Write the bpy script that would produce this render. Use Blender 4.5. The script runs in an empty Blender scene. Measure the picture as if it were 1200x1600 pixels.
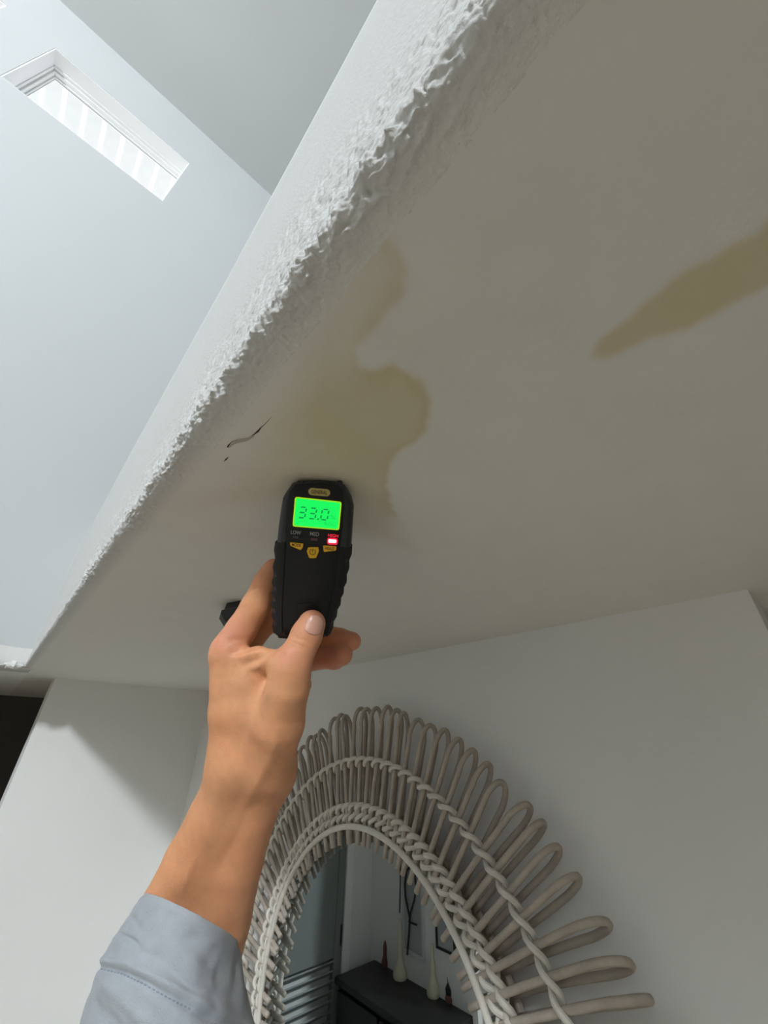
import bpy, math, random
import numpy as np
from mathutils import Matrix, Vector
from mathutils.bvhtree import BVHTree

# ------------------------------------------------------------------ camera, sky, light, exposure
SC = bpy.context.scene
COL = SC.collection
F = 595.0                      # focal length in pixels of the 1200 x 1600 frame
EYE = 2.21                     # camera height above the floor
YAW, PITCH, ROLL = math.radians(42.1), math.radians(30.88), math.radians(1.05)
fwd = np.array([math.sin(YAW)*math.cos(PITCH), math.cos(YAW)*math.cos(PITCH), math.sin(PITCH)])
rt0 = np.array([math.cos(YAW), -math.sin(YAW), 0.0])
up0 = np.cross(rt0, fwd)
rt = math.cos(ROLL)*rt0 + math.sin(ROLL)*up0
up = -math.sin(ROLL)*rt0 + math.cos(ROLL)*up0
RC = np.array([rt, -up, fwd])  # world -> camera (x right, y down, z forward)

cd = bpy.data.cameras.new('camera')
cd.sensor_fit = 'HORIZONTAL'; cd.sensor_width = 36.0; cd.lens = 36.0*F/1200.0
cd.clip_start = 0.01; cd.clip_end = 200
cam = bpy.data.objects.new('camera', cd); COL.objects.link(cam)
m4 = Matrix.Identity(4)
for i in range(3):
    m4[i][0] = rt[i]; m4[i][1] = up[i]; m4[i][2] = -fwd[i]
m4[2][3] = EYE
cam.matrix_world = m4
SC.camera = cam

world = bpy.data.worlds.new('overcast_sky'); SC.world = world
world.use_nodes = True
world.node_tree.nodes['Background'].inputs[0].default_value = (0.93, 0.97, 1.0, 1)
world.node_tree.nodes['Background'].inputs[1].default_value = 2.1

def area(name, loc, rot, sx, sy, power, color=(0.90, 0.96, 1.0)):
    l = bpy.data.lights.new(name, 'AREA'); l.shape = 'RECTANGLE'; l.size = sx; l.size_y = sy
    l.energy = power; l.color = color
    o = bpy.data.objects.new(name, l); COL.objects.link(o)
    o.location = (loc[0], loc[1], loc[2]+EYE); o.rotation_euler = rot
    return o
HP = math.pi/2
# daylight standing in the window openings of the two-storey room (behind and left of the camera)
area('daylight_south_high', (-4.06, -3.64, 3.46), (HP, 0, 0), 0.50, 0.50, 465)          # shines to +Y

SC.view_settings.view_transform = 'Standard'; SC.view_settings.look = 'None'
SC.view_settings.exposure = 0.0; SC.view_settings.gamma = 1.0; SC.view_settings.use_curve_mapping = False
SC.cycles.use_denoising = True
SC.cycles.max_bounces = 10; SC.cycles.diffuse_bounces = 6
SC.cycles.sample_clamp_indirect = 4.0

# ------------------------------------------------------------------ pixel helpers
def ray(x, y):
    return RC.T @ np.array([(x-600)/F, (y-800)/F, 1.0])
def on_plane(x, y, ax, v):             # relative coordinates (camera at the origin)
    d = ray(x, y); return d*(v/d[ax])
def cam_pt(x, y, d):                   # pixel + depth along the view axis -> camera coordinates
    return np.array([(x-600)/F*d, (y-800)/F*d, d])
def to_rel(c): return RC.T @ np.asarray(c, float)
def W(p): return (p[0], p[1], p[2]+EYE)
def px_of(Pc):                         # camera coordinates -> pixel
    return np.stack([600+F*Pc[..., 0]/Pc[..., 2], 800+F*Pc[..., 1]/Pc[..., 2]], -1)

# ------------------------------------------------------------------ noise
def _hash(ix, iy, iz, seed):
    n = (ix*374761393 + iy*668265263 + iz*1440662683 + seed*974711) & 0x7fffffff
    n = ((n ^ (n >> 13))*1274126177) & 0x7fffffff
    n = ((n ^ (n >> 16))*668265263) & 0x7fffffff
    return (n & 0xffff)/65535.0*2-1
def vnoise(x, y, z=None, seed=0):
    x = np.asarray(x, float); y = np.asarray(y, float); z = np.zeros_like(x) if z is None else np.asarray(z, float)
    i = np.floor(x).astype(np.int64); j = np.floor(y).astype(np.int64); k = np.floor(z).astype(np.int64)
    u, v, w = x-i, y-j, z-k
    u = u*u*(3-2*u); v = v*v*(3-2*v); w = w*w*(3-2*w)
    r = 0
    for a in (0, 1):
        for b in (0, 1):
            for c in (0, 1):
                r = r + _hash(i+a, j+b, k+c, seed)*(u if a else 1-u)*(v if b else 1-v)*(w if c else 1-w)
    return r
def fbm(x, y, z=None, seed=0, oct=4):
    r = 0; a = 1.0; s = 1.0; t = 0
    for o in range(oct):
        r = r + a*vnoise(np.asarray(x)*s, np.asarray(y)*s, None if z is None else np.asarray(z)*s, seed+o)
        t += a; a *= 0.5; s *= 2.03
    return r/t
def sstep(a, b, x):
    t = np.clip((x-a)/(b-a), 0, 1); return t*t*(3-2*t)

# ------------------------------------------------------------------ materials
MATS = {}
def mat(name, color, rough=0.6, metal=0.0, noise=0.0, nscale=30.0, bump=0.0, bscale=200.0, emit=None, estr=0.0,
        coat=0.0, sss=0.0, attr=None, spec=0.5, sheen=0.0):
    m = bpy.data.materials.new(name); m.use_nodes = True
    nt = m.node_tree; b = nt.nodes['Principled BSDF']
    b.inputs['Roughness'].default_value = rough; b.inputs['Metallic'].default_value = metal
    b.inputs['Specular IOR Level'].default_value = spec
    b.inputs['Coat Weight'].default_value = coat; b.inputs['Sheen Weight'].default_value = sheen
    if sss:
        b.inputs['Subsurface Weight'].default_value = sss
        b.inputs['Subsurface Radius'].default_value = (1.0, 0.35, 0.2); b.inputs['Subsurface Scale'].default_value = 0.004
    tc = nt.nodes.new('ShaderNodeTexCoord')
    src = None
    if attr:
        a = nt.nodes.new('ShaderNodeAttribute'); a.attribute_name = attr; src = a.outputs['Color']
    if noise > 0:
        n = nt.nodes.new('ShaderNodeTexNoise'); n.inputs['Scale'].default_value = nscale; n.inputs['Detail'].default_value = 5
        nt.links.new(tc.outputs['Object'], n.inputs['Vector'])
        mr = nt.nodes.new('ShaderNodeMapRange'); mr.inputs[1].default_value = 0.25; mr.inputs[2].default_value = 0.75
        mr.inputs[3].default_value = 1-noise; mr.inputs[4].default_value = 1+noise
        nt.links.new(n.outputs['Fac'], mr.inputs[0])
        mx = nt.nodes.new('ShaderNodeVectorMath'); mx.operation = 'SCALE'
        if src is not None: nt.links.new(src, mx.inputs[0])
        else: mx.inputs[0].default_value = color[:3]
        nt.links.new(mr.outputs[0], mx.inputs['Scale']); src = mx.outputs[0]
    if src is not None: nt.links.new(src, b.inputs['Base Color'])
    else: b.inputs['Base Color'].default_value = (*color[:3], 1)
    if bump > 0:
        n2 = nt.nodes.new('ShaderNodeTexNoise'); n2.inputs['Scale'].default_value = bscale; n2.inputs['Detail'].default_value = 4
        nt.links.new(tc.outputs['Object'], n2.inputs['Vector'])
        bp = nt.nodes.new('ShaderNodeBump'); bp.inputs['Strength'].default_value = 1.0; bp.inputs['Distance'].default_value = bump
        nt.links.new(n2.outputs['Fac'], bp.inputs['Height']); nt.links.new(bp.outputs['Normal'], b.inputs['Normal'])
    if emit:
        b.inputs['Emission Color'].default_value = (*emit, 1); b.inputs['Emission Strength'].default_value = estr
    MATS[name] = m
    return m
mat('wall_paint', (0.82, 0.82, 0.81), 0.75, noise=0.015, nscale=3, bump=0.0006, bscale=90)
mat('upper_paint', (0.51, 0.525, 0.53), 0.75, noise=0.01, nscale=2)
mat('soffit_paint', (0.7, 0.7, 0.7), 0.8, attr='paint', noise=0.02, nscale=25, bump=0.0004, bscale=120)
mat('edge_plaster', (0.66, 0.655, 0.64), 0.8, noise=0.03, nscale=60, bump=0.0006, bscale=300)
mat('rough_plaster', (0.60, 0.597, 0.588), 0.8, attr='paint', noise=0.03, nscale=60, bump=0.0008, bscale=420)
mat('ceiling_paint', (0.76, 0.77, 0.77), 0.8, noise=0.01, nscale=2)
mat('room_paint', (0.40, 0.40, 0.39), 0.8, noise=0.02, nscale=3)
mat('hall_shade_paint', (0.085, 0.08, 0.068), 0.7, noise=0.05, nscale=4)  # shade of the unlit hallway, put into the wall colour
mat('trim_white', (0.90, 0.90, 0.90), 0.4, noise=0.01, nscale=4)
mat('eave_white', (0.72, 0.72, 0.715), 0.8, noise=0.03, nscale=20)
mat('eave_batten', (0.95, 0.95, 0.95), 0.8)
mat('wood_floor', (0.47, 0.40, 0.30), 0.35, noise=0.25, nscale=8)
mat('rattan', (0.43, 0.375, 0.315), 0.6, noise=0.16, nscale=55, bump=0.0006, bscale=300)
mat('rattan_pale', (0.68, 0.645, 0.58), 0.55, noise=0.08, nscale=60, bump=0.0005, bscale=260)
mat('mirror_glass', (0.66, 0.70, 0.70), 0.012, metal=1.0)
mat('mirror_back', (0.30, 0.24, 0.18), 0.8)
mat('black_plastic', (0.007, 0.008, 0.009), 0.5, spec=0.35, bump=0.00005, bscale=900)
mat('grey_plastic', (0.022, 0.025, 0.028), 0.45)
mat('black_rubber', (0.008, 0.008, 0.009), 0.75, bump=0.0001, bscale=700)
mat('lcd_green', (0.0, 0.25, 0.05), 0.4, emit=(0.0, 0.86, 0.10), estr=1.0)
mat('lcd_rim', (0.2, 0.3, 0.0), 0.4, emit=(0.42, 0.80, 0.0), estr=0.75)
mat('lcd_segment', (0.0, 0.06, 0.015), 0.5, emit=(0.0, 0.30, 0.06), estr=1.0)
mat('lcd_segment_faint', (0.0, 0.06, 0.015), 0.5, emit=(0.0, 0.55, 0.07), estr=1.0)
mat('amber_button', (0.88, 0.50, 0.015), 0.5, noise=0.08, nscale=300)
mat('badge_yellow', (0.50, 0.40, 0.12), 0.45)
mat('print_grey', (0.30, 0.30, 0.31), 0.6)
mat('print_dark', (0.012, 0.008, 0.004), 0.6)
mat('led_off', (0.10, 0.02, 0.02), 0.3)
mat('led_off_dark', (0.03, 0.03, 0.03), 0.3)
mat('led_red', (1, 0.3, 0.3), 0.4, emit=(1.0, 0.55, 0.55), estr=3.0)
mat('red_glow', (0.5, 0.0, 0.02), 0.35, emit=(1.0, 0.01, 0.05), estr=0.75)
mat('steel', (0.6, 0.6, 0.58), 0.25, metal=1.0)
mat('skin', (0.5, 0.3, 0.2), 0.5, attr='tone', noise=0.05, nscale=160, bump=0.00022, bscale=900, sss=0.25, spec=0.35)
mat('nail', (0.68, 0.36, 0.27), 0.35, noise=0.04, nscale=200, coat=0.15)
mat('sleeve_cloth', (0.36, 0.385, 0.42), 0.85, noise=0.05, nscale=120, bump=0.0005, bscale=1400, sheen=0.15)
mat('sleeve_thread', (0.25, 0.28, 0.32), 0.9)
mat('fitting_black', (0.016, 0.016, 0.017), 0.45)
mat('sideboard_black', (0.014, 0.014, 0.016), 0.4, noise=0.2, nscale=20)
mat('vase_cream', (0.72, 0.67, 0.50), 0.45, noise=0.05, nscale=40)
mat('frame_white', (0.62, 0.63, 0.62), 0.5)
mat('frame_black', (0.015, 0.015, 0.016), 0.5)
mat('art_paper', (0.42, 0.44, 0.45), 0.7, noise=0.06, nscale=10)
mat('twig_dark', (0.02, 0.02, 0.022), 0.6)
mat('door_grey', (0.20, 0.225, 0.222), 0.5, noise=0.02, nscale=5)
mat('clay_red', (0.16, 0.06, 0.04), 0.6)
mat('gap_dark', (0.05, 0.042, 0.035), 0.9)
mat('paper_flap', (0.50, 0.45, 0.39), 0.9, noise=0.05, nscale=200)

# ------------------------------------------------------------------ mesh helpers
def obj(name, verts, faces, m, parent=None, smooth=False):
    me = bpy.data.meshes.new(name)
    me.from_pydata([tuple(map(float, v)) for v in verts], [], [tuple(map(int, f)) for f in faces])
    me.update()
    if smooth: me.polygons.foreach_set('use_smooth', [True]*len(me.polygons))
    if m: me.materials.append(MATS[m])
    o = bpy.data.objects.new(name, me); COL.objects.link(o)
    if parent: o.parent = parent
    return o
def fastobj(name, V, Q, m, parent=None, smooth=True):
    me = bpy.data.meshes.new(name)
    V = np.asarray(V, np.float32); Q = np.asarray(Q, np.int32); k = Q.shape[1]
    me.vertices.add(len(V)); me.vertices.foreach_set('co', V.ravel())
    me.loops.add(Q.size); me.loops.foreach_set('vertex_index', Q.ravel())
    me.polygons.add(len(Q)); me.polygons.foreach_set('loop_start', np.arange(0, Q.size, k, dtype=np.int32))
    me.polygons.foreach_set('use_smooth', np.full(len(Q), smooth))
    me.update(calc_edges=True); me.validate()
    if m: me.materials.append(MATS[m])
    o = bpy.data.objects.new(name, me); COL.objects.link(o)
    if parent: o.parent = parent
    return o
def set_color(o, name, C):
    a = o.data.attributes.new(name, 'FLOAT_COLOR', 'POINT')
    C4 = np.ones((len(C), 4), np.float32); C4[:, :3] = C
    a.data.foreach_set('color', C4.ravel())
class MB:
    def __init__(s): s.v = []; s.f = []
    def add(s, v, f):
        n = len(s.v); s.v += [tuple(map(float, p)) for p in v]; s.f += [tuple(int(i)+n for i in q) for q in f]; return s
    def box(s, x0, x1, y0, y1, z0, z1):
        v = [(x, y, z) for z in (z0, z1) for y in (y0, y1) for x in (x0, x1)]
        return s.add(v, [(0, 2, 3, 1), (4, 5, 7, 6), (0, 1, 5, 4), (2, 6, 7, 3), (0, 4, 6, 2), (1, 3, 7, 5)])
    def tube(s, pts, r, seg=8, closed=False, caps=True):
        P = np.asarray(pts, float); n = len(P); R = np.full(n, r) if np.isscalar(r) else np.asarray(r)
        T = np.roll(P, -1, 0)-np.roll(P, 1, 0)
        if not closed: T[0] = P[1]-P[0]; T[-1] = P[-1]-P[-2]
        T /= np.linalg.norm(T, axis=1)[:, None]+1e-12
        nrm = np.cross(T[0], (0.13, 0.31, 0.94)); nrm /= np.linalg.norm(nrm)
        V = []
        for i in range(n):
            nrm = nrm-T[i]*(nrm@T[i]); nrm /= np.linalg.norm(nrm); b = np.cross(T[i], nrm)
            for k in range(seg):
                a = 2*math.pi*k/seg; V.append(P[i]+R[i]*(math.cos(a)*nrm+math.sin(a)*b))
        Fc = []
        for i in range(n if closed else n-1):
            j = (i+1) % n
            for k in range(seg): Fc.append((i*seg+k, i*seg+(k+1) % seg, j*seg+(k+1) % seg, j*seg+k))
        if caps and not closed:
            Fc.append(tuple(range(seg))[::-1]); Fc.append(tuple((n-1)*seg+k for k in range(seg)))
        return s.add(V, Fc)
    def lathe(s, prof, seg=24, c=(0, 0, 0)):       # (r, z) profile about z
        V = []; Fc = []
        for r, z in prof:
            for k in range(seg):
                a = 2*math.pi*k/seg; V.append((c[0]+r*math.cos(a), c[1]+r*math.sin(a), c[2]+z))
        for i in range(len(prof)-1):
            for k in range(seg): Fc.append((i*seg+k, i*seg+(k+1) % seg, (i+1)*seg+(k+1) % seg, (i+1)*seg+k))
        Fc.append(tuple(range(seg))[::-1]); Fc.append(tuple((len(prof)-1)*seg+k for k in range(seg)))
        return s.add(V, Fc)
    def prism(s, poly, z0, z1, inset=0.0, bev=0.0):   # polygon in XY extruded along Z, chamfered top
        P = np.asarray(poly, float); n = len(P); c = P.mean(0)
        lay = [(P, z0), (P, z1-bev)]
        if bev > 0:
            d = P-c; L = np.linalg.norm(d, axis=1)[:, None]; lay.append((c+d*np.maximum(L-(inset or bev), 0)/L, z1))
        V = []; Fc = []
        for Q, z in lay: V += [(q[0], q[1], z) for q in Q]
        for l in range(len(lay)-1):
            for k in range(n): Fc.append((l*n+k, l*n+(k+1) % n, (l+1)*n+(k+1) % n, (l+1)*n+k))
        Fc.append(tuple(range(n))[::-1]); Fc.append(tuple((len(lay)-1)*n+k for k in range(n)))
        return s.add(V, Fc)
    def build(s, name, m, parent=None, smooth=False, rel=False, bevel=0.0):
        v = [(a, b, c+EYE) for a, b, c in s.v] if rel else s.v
        o = obj(name, v, s.f, m, parent, smooth)
        if bevel:
            md = o.modifiers.new('bevel', 'BEVEL'); md.width = bevel; md.segments = 2; md.limit_method = 'ANGLE'
        if smooth:
            md = o.modifiers.new('edge', 'EDGE_SPLIT'); md.split_angle = math.radians(42)
        return o
def empty(name, loc=(0, 0, 0)):
    o = bpy.data.objects.new(name, None); COL.objects.link(o); o.location = loc; o.empty_display_size = 0.05
    return o
def tag(o, label=None, cat=None, group=None, kind=None):
    if label: o['label'] = label
    if cat: o['category'] = cat
    if group: o['group'] = group
    if kind: o['kind'] = kind
    return o
def struct(o, label=None, cat=None):
    return tag(o, label, cat, kind='structure')

# ------------------------------------------------------------------ the setting (coordinates relative to the camera, z + EYE)
S = 0.19           # underside of the low soffit
XM = 0.73          # wall with the mirror
YE = 2.10          # end wall left of the mirror
YN = 1.83          # high wall with transom windows
ZC = 4.21          # high ceiling
FL = -EYE
XF = 0.034         # face of the loft parapet
ZT = 0.72          # top of the loft parapet

def wall(name, boxes, m, label, cat='wall'):
    b = MB()
    for q in boxes: b.box(*q)
    return struct(b.build(name, m, rel=True), label, cat)

wall('floor', [(-5.2, 2.8, -4.6, 4.2, FL-0.1, FL)], 'wood_floor', 'brown wooden floor far below the soffit', 'floor')
wall('ceiling', [(-5.2, 2.8, -4.6, 2.1, ZC, ZC+0.1)], 'ceiling_paint', 'smooth pale high ceiling above the tall wall', 'ceiling')

WX = [(-1.175, -0.362), (-2.21, -1.405)]; WZ0, WZ1 = 3.02, 3.665
YB = YN+0.165
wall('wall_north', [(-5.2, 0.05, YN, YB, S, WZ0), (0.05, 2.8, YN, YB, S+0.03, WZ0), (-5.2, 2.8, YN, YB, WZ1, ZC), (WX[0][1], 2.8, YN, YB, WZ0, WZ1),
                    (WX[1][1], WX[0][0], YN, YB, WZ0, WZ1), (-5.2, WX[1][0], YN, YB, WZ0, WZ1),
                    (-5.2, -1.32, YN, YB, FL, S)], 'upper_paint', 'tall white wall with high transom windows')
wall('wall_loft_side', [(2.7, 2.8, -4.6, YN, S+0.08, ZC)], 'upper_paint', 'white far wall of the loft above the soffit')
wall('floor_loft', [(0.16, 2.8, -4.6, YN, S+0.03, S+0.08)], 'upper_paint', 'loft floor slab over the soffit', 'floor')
# west and south walls of the tall room with their window openings
wall('wall_west', [(-5.1, -5.0, -4.6, YN, FL, ZC)], 'room_paint', 'grey west wall of the tall room')
wall('wall_south', [(-5.1, 2.8, -3.77, -3.67, FL, 3.15), (-5.1, -4.34, -3.77, -3.67, 3.15, 3.78), (-3.78, 2.8, -3.77, -3.67, 3.15, 3.78),
                    (-5.1, 2.8, -3.77, -3.67, 3.78, ZC)], 'room_paint', 'grey south wall of the tall room')
# mirror wall, recess beside it, end wall, hall beyond
XE = 0.768         # the mirror wall stands a touch out of square: XM at the near end, XE at the far end
b = MB()
b.add([(XM-0.005, 0.035, FL), (XE, YE, FL), (XE+0.12, YE+0.12, FL), (XM+0.12, 0.035, FL), (XM-0.005, 0.035, S), (XE, YE, S), (XE+0.12, YE+0.12, S), (XM+0.12, 0.035, S)],
      [(0, 1, 2, 3), (4, 7, 6, 5), (0, 4, 5, 1), (1, 5, 6, 2), (2, 6, 7, 3), (3, 7, 4, 0)])
struct(b.build('wall_right', 'wall_paint', rel=True), 'pale grey wall behind the rattan mirror', 'wall')
wall('wall_recess', [(1.55, 1.65, -1.1, 0.2, FL, S), (XM+0.12, 1.55, 0.075, 0.155, FL, S), (XM, 1.65, -1.2, -1.1, FL, S), (XM, XM+0.12, -3.67, -1.2, FL, S)],
     'room_paint', 'dim recess beyond the end of the mirror wall')  # grey instead of the pale wall colour carries the recess shade
wall('wall_end', [(0.147, XE+0.02, YE, YE+0.12, FL, S)], 'wall_paint', 'pale end wall half lit by daylight beside the arm')
wall('wall_hall', [(-1.32, -1.20, YB, 3.0, FL, S), (-1.32, -0.98, 2.90, 3.0, FL, S), (-0.42, -0.30, 2.90, 3.0, FL, S),
                   (-0.98, -0.42, 2.90, 3.0, -0.18, S), (-0.98, -0.42, 2.945, 3.0, FL, -0.18)], 'wall_paint', 'dim hall wall seen in the mirror')
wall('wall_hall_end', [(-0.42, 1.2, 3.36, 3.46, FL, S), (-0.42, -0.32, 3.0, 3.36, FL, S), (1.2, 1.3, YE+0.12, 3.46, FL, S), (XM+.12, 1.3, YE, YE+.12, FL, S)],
     'hall_shade_paint', 'dark unlit hallway wall at the far left')
wall('ceiling_hall', [(-1.32, 0.075, YB, 3.46, S+0.0006, S+0.05)], 'wall_paint', 'low hall ceiling beyond the tall wall', 'ceiling')
wall('baseboard_right', [(XM-0.019, XM-0.004, 0.035, 1.0, FL, FL+0.12)], 'trim_white', 'white baseboard under the mirror wall', 'baseboard')

# ---- soffit: fine grid that carries the water stains
def seg(a, b, step): return list(np.arange(a, b-1e-9, step))
xs = np.array(seg(0.0545, 0.56, 0.0028)+seg(0.56, 1.0, 0.02)+[1.0, 1.3, 1.65])
ys = np.array([-4.4, -3, -2, -1.2, -0.8, -0.5]+seg(-0.34, 0.44, 0.0028)+seg(0.44, 0.8, 0.012)+seg(0.8, 3.47, 0.08))
GX, GY = np.meshgrid(xs, ys)
gx, gy = GX.ravel(), GY.ravel()
rel = np.stack([gx, gy, np.full_like(gx, S)], -1)
camP = rel @ RC.T
dep = camP[:, 2].copy(); vis = dep > 0.02
pxy = px_of(np.where(vis[:, None], camP, np.array([0, 0, 1.0]))); pxy[~vis] = 5000
def poly_sd(P, poly):                  # signed distance, negative inside
    Q = np.asarray(poly, float); n = len(Q); d = np.full(len(P), 1e9); ins = np.zeros(len(P), bool)
    for i in range(n):
        a, b = Q[i], Q[(i+1) % n]; e = b-a; w = P-a
        t = np.clip((w@e)/(e@e), 0, 1); d = np.minimum(d, np.hypot(*(w-t[:, None]*e).T))
        c = ((a[1] > P[:, 1]) != (b[1] > P[:, 1]))
        xi = a[0]+(P[:, 1]-a[1])/(b[1]-a[1]+1e-12)*e[0]
        ins ^= c & (P[:, 0] < xi)
    return np.where(ins, -d, d)
near = vis & (np.abs(pxy[:, 0]-700) < 1000) & (np.abs(pxy[:, 1]-500) < 900)
def px2s(poly): return [on_plane(x, y, 2, S)[:2] for x, y in poly]
st1 = [(590, 350), (622, 388), (637, 425), (630, 458), (608, 495), (580, 525), (556, 552), (563, 572), (590, 579), (612, 569), (641, 578),
       (662, 601), (673, 625), (677, 645), (668, 672), (652, 692), (628, 703), (612, 722), (607, 760), (613, 792), (640, 835), (656, 863),
       (600, 852), (520, 835), (440, 795), (380, 797), (300, 803), (258, 803), (310, 770), (370, 715), (400, 640), (450, 560), (500, 470), (550, 390)]
st2 = [(927, 558), (933, 533), (957, 513), (980, 498), (1007, 467), (1040, 443), (1073, 417), (1110, 402), (1153, 373), (1183, 362), (1215, 320),
       (1290, 250), (1360, 330), (1290, 400), (1200, 443), (1163, 463), (1120, 487), (1073, 515), (1013, 527), (967, 552)]
P2 = rel[near][:, :2]; pn = pxy[near]
wob = 0.004*fbm(P2[:, 0]*90, P2[:, 1]*90, seed=3)
d1 = poly_sd(P2, px2s(st1))+wob; d2 = poly_sd(P2, px2s(st2))+wob
def g(x, y, s): return np.exp(-((pn[:, 0]-x)**2+(pn[:, 1]-y)**2)/(2*s*s))
m1 = sstep(0.003, -0.0035, d1); m2 = sstep(0.004, -0.004, d2)
shp = sstep(500, 590, pn[:, 0])*(1-sstep(790, 830, pn[:, 1]))
m1 = m1*shp+sstep(0.010, -0.035, d1)*(1-shp)
rim1 = shp*m1*np.exp(-(np.maximum(-d1, 0)/0.008)**2)
edge_fade = sstep(330, 560, pn[:, 0]+0.35*(pn[:, 1]-600))           # the left side of the stain dies away softly
yel = m1*np.clip(0.10+1.0*g(600, 640, 85)+0.45*g(500, 640, 90), 0, 1)
brn = m1*edge_fade*(0.30+0.45*rim1+0.2*fbm(P2[:, 0]*40, P2[:, 1]*40, seed=9))
low = m1*(0.22*g(380, 770, 110)+0.35*g(620, 810, 50))
C = np.tile(np.array([0.725, 0.715, 0.68]), (len(rel), 1))
yc = np.array([0.92, 0.87, 0.68]); bc = np.array([0.86, 0.78, 0.66])
mult = (1-yel[:, None]*(1-yc))*(1-np.clip(brn+low, 0, 1)[:, None]*(1-bc))
mot = 0.88+0.12*fbm(P2[:, 0]*60, P2[:, 1]*60, seed=15)
mult *= 1-(m2*mot)[:, None]*(1-np.array([0.84, 0.73, 0.50]))
C[near] *= mult
nx, ny = len(xs), len(ys)
I = np.arange(nx*ny).reshape(ny, nx)
Q = np.stack([I[:-1, :-1], I[1:, :-1], I[1:, 1:], I[:-1, 1:]], -1).reshape(-1, 4)
V = rel.copy(); V[:, 2] += EYE
V[:, 2] += 0.0006*fbm(gx*14, gy*14, seed=21)*(gx < 0.7)*(gy < 1.5)*(gx > 0.06)
sof = fastobj('ceiling_soffit', V, Q, 'soffit_paint')
set_color(sof, 'paint', C)
struct(sof, 'low beige soffit with brown water stains', 'ceiling')

# ---- loft parapet with its rough plastered lower corner
yy = np.concatenate([np.arange(-0.30, -0.06, 0.006), np.arange(-0.06, 0.40, 0.0009), np.arange(0.40, 0.8, 0.0022), np.arange(0.8, YN, 0.010), [YN]])
yy = np.concatenate([[-4.4, -3.0, -1.8, -1.0, -0.6], np.arange(-0.44, -0.30, 0.012), yy])
RX, Rb = 0.023, 0.014; cx, cz = XF+RX, S+Rb
prof = [(cx+0.008, S+0.004, 0, -1), (cx+0.003, S+0.0025, 0, -1)]
pw = 2.7
for a in np.radians(np.linspace(1.5, 90, 44)):
    X_, Z_ = math.sin(a)**(2/pw), math.cos(a)**(2/pw)
    n1, n2 = X_**(pw-1)/RX, Z_**(pw-1)/Rb; n_ = math.hypot(n1, n2)
    prof.append((cx-RX*X_, cz-Rb*Z_, -n1/n_, -n2/n_))
for z in np.concatenate([np.arange(cz+0.001, cz+0.05, 0.0011), np.arange(cz+0.05, cz+0.17, 0.0022), np.linspace(cz+0.18, ZT-0.03, 14)]): prof.append((XF, z, -1, 0))
for a in np.linspace(180, 90, 9):
    c_, s_ = math.cos(math.radians(a)), math.sin(math.radians(a)); prof.append((XF+0.03+0.03*c_, ZT-0.03+0.03*s_, c_, s_))
prof += [(XF+0.08, ZT, 0, 1), (XF+0.13, ZT, 0, 1), (XF+0.13, S+0.08, 1, 0)]
prof = np.array(prof)
arc = np.concatenate([[0], np.cumsum(np.hypot(np.diff(prof[:, 0]), np.diff(prof[:, 1])))])
A, YY = np.meshgrid(arc, yy)
PX = np.broadcast_to(prof[:, 0], A.shape); PZ = np.broadcast_to(prof[:, 1], A.shape)
NX = np.broadcast_to(prof[:, 2], A.shape); NZ = np.broadcast_to(prof[:, 3], A.shape)
a_r = 0.005+0.0295*0.84           # where the crest of the rough ridge lies
crest = a_r+0.004*fbm(YY*9, YY*0, seed=31)
env = np.exp(-(((A-crest)/np.where(A < crest, 0.0075, 0.014))**2))
patch = sstep(0.003, 0.022, A)*(1-sstep(0.07, 0.17, A+0.025*fbm(YY*8, A*12, seed=33)))
clump = np.clip(0.55+1.0*fbm(YY*30, A*45, seed=35, oct=3), 0.05, 1.4)
lump = fbm(YY*150+A*120, A*210, seed=41, oct=3)
fine = fbm(YY*330, A*360, seed=45, oct=2)
ridge = 1-np.abs(fbm(YY*120-A*160, A*190, seed=47, oct=3))*2.2
pit = np.clip(vnoise(YY*380, A*400, seed=51)-0.35, 0, 1)
pit2 = np.clip(vnoise(YY*230, A*240, seed=53)-0.5, 0, 1)
pore = fbm(YY*260, A*75, seed=55, oct=3)
gran = np.clip(vnoise(YY*330, A*95, seed=58)-0.25, 0, 1)
disp = patch*clump*(0.0026*pore-0.0030*gran)*sstep(0.02, 0.035, A)+env*(0.0012+clump*(0.0016*np.clip(ridge, 0, 1)+0.0018*lump+0.0011*fine))+patch*(0.00040*fine+0.00055*lump*clump-0.0013*pit-0.0022*pit2)
spk = np.clip(vnoise(YY*210, A*300, seed=57)-0.66, 0, 1)*env*0.008
disp = disp+spk*(YY < 1.2)
disp = disp+0.0022*fbm(YY*3.2, A*5, seed=61, oct=2)*sstep(0.02, 0.08, A)*(A < arc[-4])
fade_far = 1-0.45*sstep(0.5, 1.6, YY)
disp = disp*fade_far*sstep(0, 0.006, A)*(YY > -0.5)
disp = np.where(A < 0.012, np.maximum(disp, 0), disp)
PX = PX+NX*disp; PZ = PZ+NZ*disp
jit = env*0.0012*fbm(YY*210, A*210, seed=63)
V = np.stack([PX.ravel(), (YY+jit).ravel(), PZ.ravel()+EYE], -1)
I = np.arange(A.size).reshape(A.shape)
Q = np.stack([I[:-1, :-1], I[:-1, 1:], I[1:, 1:], I[1:, :-1]], -1).reshape(-1, 4)
par = fastobj('wall_loft_parapet', V, Q, 'rough_plaster')
wgt = sstep(0.006, 0.026, A).ravel()[:, None]
set_color(par, 'paint', np.array([0.725, 0.715, 0.68])*(1-wgt)+np.array([0.59, 0.588, 0.58])*wgt)
struct(par, 'white loft parapet with rough patched plaster along its lower edge', 'wall')

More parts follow.
